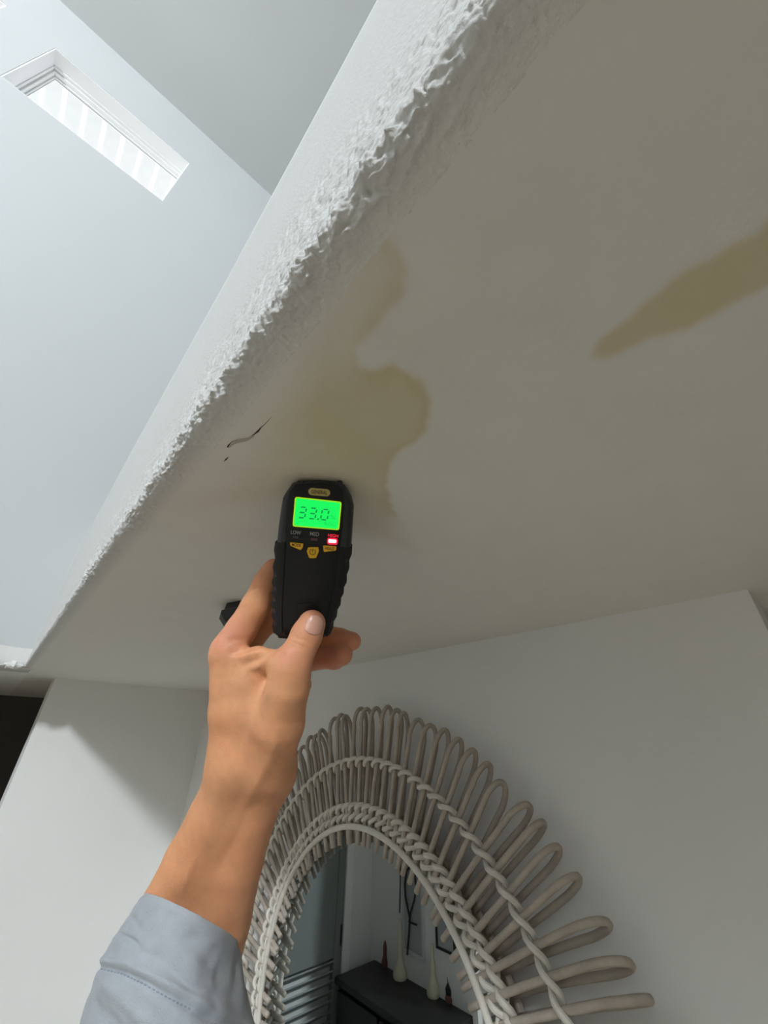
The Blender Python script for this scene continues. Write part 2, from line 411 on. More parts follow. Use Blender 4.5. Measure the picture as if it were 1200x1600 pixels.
# lower bullnose of the tall wall, meeting the parapet in a chipped corner
b = MB()
pts = []
n = 40
prof2 = [(YN-0.001, S+0.06), (YN-0.003, S+0.02), (YN-0.002, S+0.008), (YN+0.004, S+0.001), (YN+0.014, S-0.002), (YN+0.05, S-0.001), (YN+0.05, S+0.06)]
X2 = np.linspace(-1.3, 0.06, n)
V = []
for i, x in enumerate(X2):
    for (y, z) in prof2: V.append((x, y+0.0015*math.sin(i*2.1), z+0.0012*math.sin(i*1.3)))
k = len(prof2)
b.add(V, [(i*k+j, i*k+j+1, (i+1)*k+j+1, (i+1)*k+j) for i in range(n-1) for j in range(k-1)])
struct(b.build('trim_1', 'edge_plaster', rel=True, smooth=True), 'rounded plaster edge under the tall wall', 'trim')
# chipped lump where the two edges meet
c0 = on_plane(17, 1041, 1, YN-0.004)
th = np.linspace(0, math.pi, 9); ph = np.linspace(0, 2*math.pi, 17)[:-1]
V = []
for t in th:
    for p in ph:
        d = np.array([math.sin(t)*math.cos(p)*1.5, math.sin(t)*math.sin(p)*0.8, math.cos(t)*0.8])
        r = 0.016*(1+0.5*float(vnoise(d[0]*2.1+5, d[1]*2.1, d[2]*2.1, seed=71)))
        V.append(W(c0+np.array([0.008, 0, 0.004])+d*r))
b = MB().add(V, [(i*16+j, i*16+(j+1) % 16, (i+1)*16+(j+1) % 16, (i+1)*16+j) for i in range(8) for j in range(16)])
struct(b.build('trim_2', 'edge_plaster', smooth=True), 'chipped plaster lump at the meeting of the two edges', 'trim')

# ---- crack in the soffit: a lifted flap of paint and the dark slot it leaves
def sliver(name, pts, widths, m, drop, parent, lift=0.0):
    P = np.array([on_plane(x, y, 2, S-drop) for x, y in pts]); n = len(P)
    T = np.gradient(P, axis=0); T[:, 2] = 0; T /= np.linalg.norm(T, axis=1)[:, None]
    N = np.stack([-T[:, 1], T[:, 0], 0*T[:, 0]], -1); w = np.array(widths)[:, None]*0.5
    L, R_ = P+N*w, P-N*w
    R_ = R_-np.array([0, 0, lift])
    up_ = np.array([0, 0, drop+0.0004])
    V = np.concatenate([L, R_, L+up_, R_+up_+np.array([0, 0, lift])])
    Fc = []
    for i in range(n-1):
        Fc += [(i, n+i, n+i+1, i+1), (i, i+1, 2*n+i+1, 2*n+i), (n+i, 3*n+i, 3*n+i+1, n+i+1)]
    return obj(name, [W(v) for v in V], Fc, m, parent)
crk = sliver('crack', [(355, 699), (358, 697), (364, 690), (372, 688), (382, 687), (391, 683), (398, 678), (403, 674), (408, 668), (414, 663), (424, 652)],
             [0.0006, 0.0024, 0.0014, 0.0008, 0.0007, 0.0008, 0.0009, 0.0015, 0.0006, 0.0003, 0.00005], 'gap_dark', 0.0003, sof)
sliver('paint_flap', [(358, 698), (364, 692.5), (372, 689.5), (382, 688), (391, 684.5), (397, 680)],
       [0.0006, 0.0026, 0.0034, 0.0030, 0.0016, 0.0004], 'paper_flap', 0.0007, sof, lift=0.0016)
sliver('crack', [(350, 721), (353, 718), (357, 714)], [0.0003, 0.0013, 0.0004], 'gap_dark', 0.0003, sof)
sliver('crack', [(334, 744), (341, 735), (347, 726), (350, 721)], [0.0001, 0.0002, 0.0003, 0.0004], 'gap_dark', 0.0002, sof)

# ---- transom windows in the tall wall, with the eave boards outside
def window(i, x0, x1):
    root = empty('window_%d' % i, W((x0, YN+0.1, WZ0)))
    struct(root, ['white transom window high in the tall wall, whole in view', 'white transom window cut off at the top left corner of the picture'][i-1], 'window')
    def part(name, boxes, m, bev=0.0):
        b = MB()
        for q in boxes: b.box(*q)
        o = b.build(name, m, rel=True, bevel=bev); o.parent = root; o.matrix_parent_inverse = Matrix.Translation(-Vector(root.location))
        return o
    y0 = YN
    # painted returns
    part('return_head', [(x0, x1, y0+0.002, y0+0.09, WZ1-0.006, WZ1)], 'trim_white')
    part('return_jamb', [(x0, x0+0.006, y0+0.002, y0+0.09, WZ0, WZ1-0.006)], 'trim_white')
    part('return_jamb', [(x1-0.006, x1, y0+0.002, y0+0.09, WZ0, WZ1-0.006)], 'trim_white')
    part('return_sill', [(x0+0.006, x1-0.006, y0+0.002, y0+0.09, WZ0, WZ0+0.006)], 'trim_white')
    # stepped frame
    for k, (ya, yb, w) in enumerate([(0.090, 0.112, 0.010), (0.112, 0.138, 0.018), (0.138, 0.160, 0.024)]):
        part('frame_step', [(x0, x1, y0+ya, y0+yb, WZ1-w, WZ1), (x0, x1, y0+ya, y0+yb, WZ0, WZ0+w),
                            (x0, x0+w, y0+ya, y0+yb, WZ0+w, WZ1-w), (x1-w, x1, y0+ya, y0+yb, WZ0+w, WZ1-w)], 'trim_white', 0.003)
    g_ = part('pane', [(x0+0.024, x1-0.024, y0+0.150, y0+0.154, WZ0+0.024, WZ1-0.024)], 'window_glass')
    return root
gm = bpy.data.materials.new('window_glass'); gm.use_nodes = True
gb = gm.node_tree.nodes['Principled BSDF']; gb.inputs['Transmission Weight'].default_value = 1.0; gb.inputs['Roughness'].default_value = 0.0
gb.inputs['IOR'].default_value = 1.02; gb.inputs['Base Color'].default_value = (1, 1, 1, 1)
MATS['window_glass'] = gm
for i, (a_, b_) in enumerate(WX): window(i+1, a_, b_)
ev = struct(empty('trim_3', W((-1.2, YB, 3.78))), 'white boarded roof eave outside the transom windows', 'eave')
bw = 0.118
bm_ = MB().box(-bw/2+0.014, bw/2-0.014, YB, YB+0.9, 3.80, 3.82).build('eave_board', 'eave_white', ev, rel=True)
bt_ = MB().box(-0.014, 0.014, YB, YB+0.9, 3.80, 3.822).build('eave_batten', 'eave_batten', ev, rel=True)
for o in (bm_, bt_): o.matrix_parent_inverse = Matrix.Translation(-Vector(ev.location))
xk = np.arange(-2.5, 0.0, bw)
for i, x in enumerate(xk):
    for src, dx in ((bm_, 0), (bt_, bw/2)):
        if i == 0: o = src
        else:
            o = src.copy(); COL.objects.link(o)
        o.location.x = x+dx
fa = MB().box(-2.6, 0.1, YB+0.9, YB+0.93, 3.70, 3.95).build('fascia_board', 'eave_white', ev, rel=True)
fa.matrix_parent_inverse = Matrix.Translation(-Vector(ev.location))

# ------------------------------------------------------------------ rattan wall mirror
MC = np.array([0.78, -0.48]); NL = 96; DA = 2*math.pi/NL
mir = empty('wall_mirror', W((XM, MC[0], MC[1]-0.545)))
tag(mir, 'large round mirror in a looped rattan frame on the grey wall', 'mirror')
MINV = Matrix.Translation(-Vector(mir.location))
# local frame at the mirror centre: (radius, angle from top towards -Y, world x)
def mpt(r, a, x): return np.array([x, MC[0]-r*math.sin(a), MC[1]+r*math.cos(a)])
def mpart(b, name, m, smooth=True):
    o = b.build(name, m, None, smooth, rel=True); o.parent = mir; o.matrix_parent_inverse = MINV
    return o
XG = 0.682
seg_ = 96
V = [mpt(0.329, k*2*math.pi/seg_, XG) for k in range(seg_)]+[mpt(0.329, k*2*math.pi/seg_, XG+0.004) for k in range(seg_)]
b = MB().add(V, [tuple(range(seg_)), tuple(range(2*seg_-1, seg_-1, -1))]+[(k, seg_+k, seg_+(k+1) % seg_, (k+1) % seg_) for k in range(seg_)])
mpart(b, 'mirror_plate', 'mirror_glass', False)
V = [mpt(r, k*2*math.pi/seg_, x) for r, x in ((0.326, XG+0.005), (0.326, XM-0.002), (0.10, XM-0.002), (0.10, XG+0.005)) for k in range(seg_)]
b = MB().add(V, [(j*seg_+k, j*seg_+(k+1) % seg_, ((j+1) % 4)*seg_+(k+1) % seg_, ((j+1) % 4)*seg_+k) for j in range(4) for k in range(seg_)])
mpart(b, 'backing_board', 'mirror_back', False)
# one hairpin loop, repeated round the ring about the mirror axis
XR = 0.667
rng = random.Random(4)
def loop_path(dr=0.0, dw=1.0, dt=0.0):
    w = 0.36*DA*dw
    P = []
    for r in np.linspace(0.292, 0.505+dr, 14): P.append(mpt(r, -0.10*DA+dt*(r-0.437)*2, XR+0.004*math.sin((r-0.437)*9)))
    rc = 0.502+dr; half = w/2*0.53
    for t in np.linspace(0, math.pi, 13)[1:-1]:
        rr = rc+0.043*math.sin(t)
        aa = -0.10*DA+dt*(rr-0.437)*2+(1-math.cos(t))/2*w
        P.append(mpt(rr, aa, XR+0.028*(1-math.cos(t))/2))
    for r in np.linspace(0.505+dr, 0.348, 12):
        s_ = (0.505+dr-r)/(0.175+dr)
        P.append(mpt(r, -0.10*DA+w*(1-0.45*s_)+dt*(r-0.437)*2, XR+0.028))
    return P
proto = []
for dr, dw, dt in ((0, 1, 0), (0.004, 0.6, 0.06), (-0.006, 1.6, -0.05), (0.003, 1.25, 0.09), (-0.003, 0.45, -0.09)):
    P = [np.array(p)-np.array([0, MC[0], MC[1]]) for p in loop_path(dr, dw, dt)]
    bb = MB().tube(P, 0.0049, 8); me = bpy.data.meshes.new('rattan_loop')
    me.from_pydata(bb.v, [], bb.f); me.polygons.foreach_set('use_smooth', [True]*len(me.polygons)); me.materials.append(MATS['rattan'])
    proto.append(me)
axis_c = Vector(W((0, MC[0], MC[1])))
for k in range(NL):
    o = bpy.data.objects.new('rattan_loop', proto[rng.choice([0, 0, 1, 2, 3, 4])]); COL.objects.link(o)
    o.parent = mir; o.matrix_parent_inverse = MINV
    o.location = axis_c; o.rotation_euler = (k*DA+math.radians(1.0), 0, 0)
# two-strand twined weaves
def twine(name, R, x0, ax, br, r, phase, m='rattan_pale', lean=0.5):
    for s_ in (0, 1):
        P = []
        n = NL*8
        for i in range(n):
            a = i*2*math.pi/n; q = (a-math.radians(1.0))/DA*math.pi+s_*math.pi+phase
            P.append(mpt(R+br*math.sin(q+lean), a, x0-ax*math.cos(q)))
        mpart(MB().tube(P, r, 7, closed=True), name, m)
twine('middle_weave', 0.437, XR+0.001, 0.0090, 0.0070, 0.0044, 0.25)
twine('inner_weave', 0.353, XR+0.001, 0.0088, 0.0062, 0.0046, 0.25)
twine('inner_weave', 0.338, XR+0.001, 0.0085, 0.0050, 0.0042, 0.25+math.pi, lean=-0.5)
mpart(MB().tube([mpt(0.3215, i*2*math.pi/160, XR-0.0085) for i in range(160)], 0.0056, 9, closed=True), 'inner_ring', 'rattan_pale')
mpart(MB().tube([mpt(0.345, i*2*math.pi/160, XR+0.037) for i in range(160)], 0.0056, 8, closed=True), 'back_ring', 'rattan')

# ------------------------------------------------------------------ small ceiling things
cc = on_plane(402, 953, 2, S)
fit = empty('ceiling_fitting', W((cc[0], cc[1], S-0.030)))
tag(fit, 'black round ceiling fitting half hidden behind the hand', 'ceiling fitting')
o = MB().lathe([(0.054, 0.030), (0.056, 0.019), (0.060, 0.017), (0.060, 0.012), (0.050, 0.0), (0.010, -0.0005)][::-1], 10).build('canopy', 'fitting_black', fit)
o = MB().lathe([(0.004, -0.008), (0.007, -0.006), (0.007, -0.0005)], 12).build('cap_nut', 'fitting_black', fit, True)
hc = on_plane(333, 1071, 2, S-0.012)
b = MB()
P = [np.array([0, 0, 0.012]), np.array([0, 0, 0.004])]+[np.array([0.007-0.007*math.cos(t), 0, -0.001-0.008*math.sin(t)]) for t in np.linspace(0, 2.6, 7)]
b.tube(P, 0.0026, 8); b.lathe([(0.006, 0.0105), (0.007, 0.012)], 12)
o = b.build('ceiling_hook', 'fitting_black', None, True); o.location = W(hc)
tag(o, 'tiny dark hook at the soffit edge, left of the wrist', 'hook')

# ------------------------------------------------------------------ things that the mirror shows in the hall
def mirrored(x, y, ax, v):
    if ax == 0: v = 2*XG-v
    P = on_plane(x, y, ax, v); return np.array([2*XG-P[0], P[1], P[2]])
ZB = -1.30
sb = empty('sideboard', W((-1.03, 2.45, FL)))
tag(sb, 'black wooden sideboard against the hall wall, seen in the mirror', 'sideboard')
def sbp(b, name, m='sideboard_black', bev=0.003, par=None):
    o = b.build(name, m, par or sb, bevel=bev); return o
hh = ZB-FL
sbp(MB().box(-0.17, 0.17, -0.42, 0.40, hh-0.03, hh), 'top')
sbp(MB().box(-0.155, 0.145, -0.40, 0.38, 0.12, hh-0.03), 'carcass')
for j in range(2):
    dr = sbp(MB().box(0.147, 0.165, -0.39+j*0.39, -0.02+j*0.39, 0.15, hh-0.05), 'door')
    sbp(MB().lathe([(0.010, 0), (0.014, 0.012), (0.008, 0.02)], 12, (0, 0, 0)), 'knob', 'steel', 0, dr)
    kn = dr.children[0]; kn.location = (0.166, -0.05+j*0.10, hh*0.55); kn.rotation_euler = (0, HP, 0)
for sx in (-0.13, 0.12):
    for sy in (-0.37, 0.35): sbp(MB().box(sx-0.025, sx+0.025, sy-0.025, sy+0.025, 0, 0.12), 'leg')
def vase(pb, pt, k, label):
    B = mirrored(*pb, 2, ZB)
    H_ = None
    d = ray(*pt); t = (2*XG-B[0])/d[0]; H_ = d[2]*t-ZB
    o = MB().lathe([(0.040*k, 0), (0.045*k, 0.010), (0.043*k, 0.026), (0.031*k, 0.052), (0.020*k, 0.080), (0.0165*k, H_*0.45), (0.017*k, H_*0.64),
                    (0.010*k, H_*0.68), (0.0075*k, H_)], 20).build('candlestick', 'vase_cream', None, True)
    o.location = W(B)
    tag(o, label, 'candlestick')
    return o
vase((625, 1529), (634, 1440), 1.0, 'taller cream candlestick nearer the pale door in the mirror')
vase((677, 1557), (681, 1478), 0.86, 'shorter cream candlestick further right in the mirror')
B = mirrored(703, 1565, 2, ZB)
bo = empty('bottle', W(B)); tag(bo, 'small dark bottle with reddish foot at the right end of the sideboard', 'bottle')
MB().lathe([(0.022, 0.028), (0.024, 0.05), (0.010, 0.075), (0.009, 0.115), (0.004, 0.118)], 16).build('glass_body', 'frame_black', bo, True)
MB().lathe([(0.026, 0), (0.028, 0.014), (0.022, 0.028)], 16).build('foot', 'clay_red', bo, True)
B = mirrored(601, 1510, 2, ZB)
bo = empty('clay_figure', W(B)); tag(bo, 'slim dark brown ornament on the sideboard beside the tall candlestick', 'ornament')
MB().lathe([(0.020, 0), (0.022, 0.02), (0.012, 0.05), (0.014, 0.09), (0.004, 0.12)], 14).build('body', 'clay_red', bo, True)
# pictures on the hall wall x = -1.20
XW = -1.20
def hall(x, y): return mirrored(x, y, 0, XW+0.012)
def frame(cx_, cz_, hw, hh_, m, label, fw):
    r = empty('picture_frame', W((XW, cx_, cz_))); tag(r, label, 'picture')
    b = MB()
    for q in ((0.0, 0.02, -hw, hw, hh_-fw, hh_), (0.0, 0.02, -hw, hw, -hh_, -hh_+fw), (0.0, 0.02, -hw, -hw+fw, -hh_+fw, hh_-fw), (0.0, 0.02, hw-fw, hw, -hh_+fw, hh_-fw)):
        MB().box(*q).build('frame_bar', m, r, bevel=0.002)
    MB().box(0.002, 0.008, -hw+fw, hw-fw, -hh_+fw, hh_-fw).build('art_sheet', 'art_paper', r)
    return r
a_ = hall(664, 1503); b_ = hall(628, 1330)
frame((a_[1]+b_[1])/2, (a_[2]+b_[2])/2+0.02, abs(a_[1]-b_[1])/2, abs(a_[2]-b_[2])/2+0.02, 'frame_white', 'white picture frame above the sideboard in the mirror', 0.018)
a_ = hall(712, 1495); b_ = hall(679, 1400)
frame((a_[1]+b_[1])/2, (a_[2]+b_[2])/2, abs(a_[1]-b_[1])/2, abs(a_[2]-b_[2])/2, 'frame_black', 'thin black picture frame further right in the mirror', 0.010)
P = [hall(x, y)+np.array([0.022, 0, 0]) for x, y in [(640, 1490), (642, 1465), (644, 1435), (641, 1420), (637, 1400), (636, 1380), (639, 1360), (645, 1352), (651, 1362), (654, 1385), (651, 1405), (645, 1425), (643, 1440)]]
Pf = []
for i in range(len(P)-1):
    for t in np.linspace(0, 1, 5)[:-1]: Pf.append(P[i]*(1-t)+P[i+1]*t)
Pf.append(P[-1])
b = MB().tube(Pf, 0.0065, 8)
b.tube([hall(645, 1440)+np.array([0.022, 0, 0]), hall(655, 1444)+np.array([0.022, 0, 0])], 0.005, 6)
o = b.build('twig_loop', 'twig_dark', None, True, rel=True)
tag(o, 'dark looped twig hanging in front of the white picture frame', 'wall decor')
P = [hall(x, y)+np.array([0.022, 0, 0]) for x, y in [(629, 1335), (629, 1380), (628, 1425)]]
o = MB().tube(P, 0.005, 8).build('twig_stick', 'twig_dark', None, True, rel=True)
tag(o, 'dark straight twig beside the looped twig in the mirror', 'wall decor')
# pale door with louvred lower half in the hall wall y = 2.90
d1_ = empty('door_1', W((-0.70, 2.90, FL))); struct(d1_, 'pale grey door with louvred lower panel, seen in the mirror', 'door')
b = MB()
dl, dr_, dt = -0.245, 0.245, -0.20-FL
zl = -1.24-FL
for q in ((dl, dl+0.06, 0.0, 0.035, 0.01, dt), (dr_-0.06, dr_, 0.0, 0.035, 0.01, dt)):
    MB().box(*q).build('stile', 'door_grey', d1_, bevel=0.002)
MB().box(dl+0.06, dr_-0.06, 0.0, 0.035, dt-0.1, dt).build('rail', 'door_grey', d1_, bevel=0.002)
MB().box(dl+0.06, dr_-0.06, 0.0, 0.035, 0.01, 0.16).build('rail', 'door_grey', d1_, bevel=0.002)
MB().box(dl+0.06, dr_-0.06, 0.006, 0.028, zl, dt-0.1).build('panel', 'door_grey', d1_)
sl = None
z = 0.19
while z < zl-0.005:
    if sl is None:
        sl = MB().box(dl+0.055, dr_-0.055, -0.022, 0.022, -0.004, 0.004).build('slat', 'door_grey', d1_); o = sl
    else:
        o = sl.copy(); COL.objects.link(o)
    o.location = (0, 0.016, z); o.rotation_euler = (math.radians(-38), 0, 0); z += 0.042
for x0, x1, za, zb in ((-0.305, -0.245, 0, dt+0.06), (0.245, 0.305, 0, dt+0.06), (-0.245, 0.245, dt, dt+0.06)):
    MB().box(x0, x1, -0.018, 0.0, za, zb).build('casing', 'trim_white', d1_, bevel=0.003)
MB().box(-0.238, -0.228, -0.004, 0.0, 1.02, 1.12).build('hinge', 'frame_black', d1_)

# ------------------------------------------------------------------ moisture meter
top_c = on_plane(500, 752, 2, S-0.006)
dbot = ray(476, 996)
Lm = 0.136
aa, bb_, cc_ = dbot@dbot, -2*dbot@top_c, top_c@top_c-Lm*Lm
bot_c = dbot*((-bb_+math.sqrt(bb_*bb_-4*aa*cc_))/(2*aa))
u = top_c-bot_c; u /= np.linalg.norm(u)
mid = (top_c+bot_c)/2
nn = -mid/np.linalg.norm(mid)
nn = nn-u*(nn@u); nn /= np.linalg.norm(nn)
ww = np.cross(u, nn); ww /= np.linalg.norm(ww)
# a slight turn so the left flank of the body shows
ta = math.radians(-5)
nn, ww = math.cos(ta)*nn+math.sin(ta)*ww, math.cos(ta)*ww-math.sin(ta)*nn
FC = mid                                 # a point on the front face plane
met = empty('moisture_meter')
M = Matrix.Identity(4)
for i in range(3): M[i][0] = ww[i]; M[i][1] = u[i]; M[i][2] = nn[i]
for i in range(3): M[i][3] = W(FC)[i]
met.matrix_world = M
tag(met, 'black handheld moisture meter with green lit display held against the soffit', 'moisture meter')
def mp(x, y, h=0.0):                     # pixel -> local point on the plane z = h above the face
    d = ray(x, y); o0 = FC+nn*h
    t = (o0@nn)/(d@nn); q = d*t-FC
    return (q@ww, q@u)
def mpoly(pts, h=0.0): return [mp(x, y, h) for x, y in pts]
def ccw(p):
    a = sum(p[i][0]*p[(i+1) % len(p)][1]-p[(i+1) % len(p)][0]*p[i][1] for i in range(len(p)))
    return p if a > 0 else p[::-1]
def resample(poly, step):
    out = []
    for i in range(len(poly)):
        a, b_ = np.array(poly[i]), np.array(poly[(i+1) % len(poly)]); n_ = max(1, int(np.linalg.norm(b_-a)/step))
        for k in range(n_): out.append(tuple(a+(b_-a)*k/n_))
    return out
body_px = [(458, 754), (449, 767), (443, 777), (440, 795), (436, 825), (434, 845), (432, 868), (429, 907), (427, 945), (428, 978), (436, 994), (470, 998), (504, 996),
           (516, 987), (524, 964), (531, 936), (539, 907), (545, 874), (549, 853), (551, 823), (553, 790), (549, 775), (544, 766), (538, 757), (524, 752), (500, 750), (476, 751)]
BP = ccw(mpoly(body_px, -0.010))
TH = 0.027
def layered(name, poly, layers, m, parent, smooth=True):   # layers: (z, inset)
    P = np.array(resample(poly, 0.004)); c = P.mean(0)
    n = len(P)
    T = np.roll(P, -1, 0)-np.roll(P, 1, 0); T /= np.linalg.norm(T, axis=1)[:, None]; N = np.stack([T[:, 1], -T[:, 0]], -1)
    N = (N+np.roll(N, 1, 0)+np.roll(N, -1, 0)); N /= np.linalg.norm(N, axis=1)[:, None]
    V = []; Fc = []
    for z, ins in layers:
        Q = P-N*ins
        V += [(q[0], q[1], z) for q in Q]
    for l in range(len(layers)-1):
        for k in range(n): Fc.append((l*n+k, l*n+(k+1) % n, (l+1)*n+(k+1) % n, (l+1)*n+k))
    Fc.append(tuple(range(n))[::-1]); Fc.append(tuple((len(layers)-1)*n+k for k in range(n)))
    b = MB().add(V, Fc)
    o = b.build(name, m, parent, smooth); return o
layered('body', BP, [(-TH, 0.006), (-TH+0.003, 0.002), (-TH+0.008, 0.0), (-0.008, 0.0), (-0.004, 0.0012), (-0.0015, 0.0035), (-0.0008, 0.005)], 'grey_plastic', met)
face_px = [(462, 757), (452, 769), (448, 790), (445, 825), (446, 850), (443, 900), (441, 945), (441, 985), (446, 992), (470, 994), (500, 993), (507, 985),
           (515, 950), (523, 915), (529, 880), (531, 855), (535, 825), (538, 785), (536, 768), (529, 758), (500, 754)]
layered('face_panel', ccw(mpoly(face_px)), [(-0.004, 0.0), (-0.0006, 0.0), (0.0, 0.0008)], 'black_plastic', met)
# rubber grips with notched flanks
def grip(px_in, px_out, side):
    a_ = np.array(mpoly(px_in, -0.002)); b_ = np.array(mpoly(px_out, -0.010))
    n = len(a_); V = []; Fc = []
    for i in range(n):
        notch = 0.0007*(1 if i % 2 else -1) if 0 < i < n-1 else 0
        o_ = b_[i]+np.array([side*(0.0008+notch), 0])
        V += [(a_[i][0], a_[i][1], 0.0003), ((a_[i][0]+o_[0])/2, o_[1], -0.0004), (o_[0], o_[1], -0.006), (o_[0], o_[1], -0.019), (a_[i][0], a_[i][1], -0.021)]
    for i in range(n-1):
        for k in range(5): Fc.append((i*5+k, i*5+(k+1) % 5, (i+1)*5+(k+1) % 5, (i+1)*5+k))
    Fc += [(0, 1, 2, 3, 4), tuple((n-1)*5+k for k in range(5))[::-1]]
    MB().add(V, Fc).build('rubber_grip', 'black_rubber', met, True)
def lerp_px(pts, n):
    P = np.array(pts, float); t = np.linspace(0, len(P)-1, n); i = np.minimum(t.astype(int), len(P)-2); f = (t-i)[:, None]
    return P[i]*(1-f)+P[i+1]*f
grip(lerp_px([(446, 846), (444, 900), (441, 945), (441, 988)], 15), lerp_px([(433, 845), (429, 905), (427, 945), (430, 985)], 15), -1)
grip(lerp_px([(531, 853), (524, 910), (515, 950), (506, 988)], 15), lerp_px([(549, 853), (540, 905), (529, 945), (515, 988)], 15), 1)
# top shoulder bumps (protective cap) and pins
for x0, x1 in ((463, 478), (486, 516), (525, 537)):
    a_ = mp(x0, 756, -0.010); b_ = mp(x1, 757, -0.010)
    P = [(a_[0], a_[1]-0.004), (b_[0], b_[1]-0.004), (b_[0]-0.0012, b_[1]+0.0032), (a_[0]+0.0012, a_[1]+0.0032)]
    MB().prism(ccw(P), -0.022, -0.003, bev=0.002, inset=0.001).build('cap_ridge', 'grey_plastic', met, bevel=0.001)
for x in (481, 520):
    a_ = mp(x, 755, -0.010)
    d_s = (S-(FC+ww*a_[0]+u*a_[1]-nn*0.010)[2])/u[2]
    MB().tube([(a_[0], a_[1]-0.006, -0.010), (a_[0], a_[1]+d_s*0.55, -0.010), (a_[0], a_[1]+d_s, -0.010)], [0.0011, 0.0010, 0.0002], 8).build('pin', 'steel', met, True)
# display
lcd_px = [(461, 776), (534, 784), (530, 828.5), (457, 822.5)]
def rounded(poly, r, n=5):
    P = [np.array(p, float) for p in poly]; out = []
    for i in range(len(P)):
        a_, b_, c_ = P[i-1], P[i], P[(i+1) % len(P)]
        d1 = (a_-b_)/np.linalg.norm(a_-b_); d2 = (c_-b_)/np.linalg.norm(c_-b_)
        for t in np.linspace(0, 1, n): out.append(tuple((b_+d1*r)*(1-t)**2+b_*2*t*(1-t)+(b_+d2*r)*t*t))
    return out
LCD = ccw(mpoly(lcd_px))
scr = MB().prism(rounded(LCD, 0.0022), 0.0, 0.0004).build('display_rim', 'lcd_rim', met)
cL = np.mean(np.array(LCD), 0)
LCDi = [tuple(cL+(np.array(p)-cL)*np.array([0.945, 0.92])) for p in LCD]
sc_ = MB().prism(rounded(LCDi, 0.0016), 0.0004, 0.0006).build('screen', 'lcd_green', met)
# bilinear frame on the display: s to the right 0..1, t down 0..1
q0, q1, q2, q3 = [np.array(mp(x, y)) for x, y in lcd_px]
def ls(s, t): return (q0*(1-s)+q1*s)*(1-t)+(q3*(1-s)+q2*s)*t
def quad(b, pts, h, hb=None):
    p = ccw([tuple(q) for q in pts]); n = len(p); b.add([(x, y, h) for x, y in p], [tuple(range(n))])
def seven(s0, t0, w_, h_, segs, th_s=0.036, th_t=0.052, slant=-0.006):
    b = MB()
    def bar(sa, ta, sb_, tb_, horiz):
        if horiz: pts = [(sa+0.012, ta), (sa+0.03, ta-th_t/2), (sb_-0.03, tb_-th_t/2), (sb_-0.012, tb_), (sb_-0.03, tb_+th_t/2), (sa+0.03, ta+th_t/2)]
        else: pts = [(sa, ta+0.02), (sa+th_s/2, ta+0.05), (sb_+th_s/2, tb_-0.05), (sb_, tb_-0.02), (sb_-th_s/2, tb_-0.05), (sa-th_s/2, ta+0.05)]
        quad(b, [ls(s_+slant*(t_-t0)/h_*4, t_) for s_, t_ in pts], 0.00075)
    m_ = t0+h_/2
    if 'a' in segs: bar(s0, t0, s0+w_, t0, True)
    if 'g' in segs: bar(s0, m_, s0+w_, m_, True)
    if 'd' in segs: bar(s0, t0+h_, s0+w_, t0+h_, True)
    if 'f' in segs: bar(s0, t0, s0, m_, False)
    if 'b' in segs: bar(s0+w_, t0, s0+w_, m_, False)
    if 'e' in segs: bar(s0, m_, s0, t0+h_, False)
    if 'c' in segs: bar(s0+w_, m_, s0+w_, t0+h_, False)
    return b
for s0, sg in ((0.125, 'abgcd'), (0.345, 'abgcd'), (0.605, 'abcdef')):
    seven(s0, 0.32, 0.14, 0.36, sg).build('digit', 'lcd_segment', met)
b = MB(); quad(b, [ls(0.510, 0.645), ls(0.548, 0.645), ls(0.548, 0.705), ls(0.510, 0.705)], 0.00075); b.build('decimal_point', 'lcd_segment', met)
DG = None
def text(body, pxc, pxr, height_px, m, name, h=0.0005, bold=0.0):
    """flat lettering centred at a pixel, its baseline running towards pixel pxr"""
    cu = bpy.data.curves.new('t', 'FONT'); cu.body = body; cu.align_x = 'CENTER'; cu.align_y = 'CENTER'; cu.size = 1.0; cu.offset = bold
    to = bpy.data.objects.new('t', cu); COL.objects.link(to)
    dg = bpy.context.evaluated_depsgraph_get()
    me = bpy.data.meshes.new_from_object(to.evaluated_get(dg))
    bpy.data.objects.remove(to); bpy.data.curves.remove(cu)
    c = np.array(mp(*pxc)); r_ = np.array(mp(*pxr))-c; L = np.linalg.norm(r_); r_ /= L
    co = np.array([v.co[:] for v in me.vertices])
    w_ = co[:, 0].max()-co[:, 0].min(); hgt = co[:, 1].max()-co[:, 1].min()
    co[:, 0] -= (co[:, 0].max()+co[:, 0].min())/2; co[:, 1] -= (co[:, 1].max()+co[:, 1].min())/2
    sx = 2*L/w_; H_ = abs(mp(pxc[0], pxc[1]-height_px/2)[1]-mp(pxc[0], pxc[1]+height_px/2)[1]); sy = H_/hgt
    n_ = np.array([-r_[1], r_[0]])
    for i, v in enumerate(me.vertices):
        p = c+r_*co[i, 0]*sx+n_*co[i, 1]*sy; v.co = (p[0], p[1], h)
    me.materials.clear(); me.materials.append(MATS[m]); me.name = name
    o = bpy.data.objects.new(name, me); COL.objects.link(o); o.parent = met
    return o
text('%', (520.5, 808), (524.5, 808.5), 7, 'lcd_segment_faint', 'percent_sign', 0.00075)
text('BLDG', (515, 818.5), (523, 819.5), 5, 'lcd_segment_faint', 'mode_lettering', 0.00075)
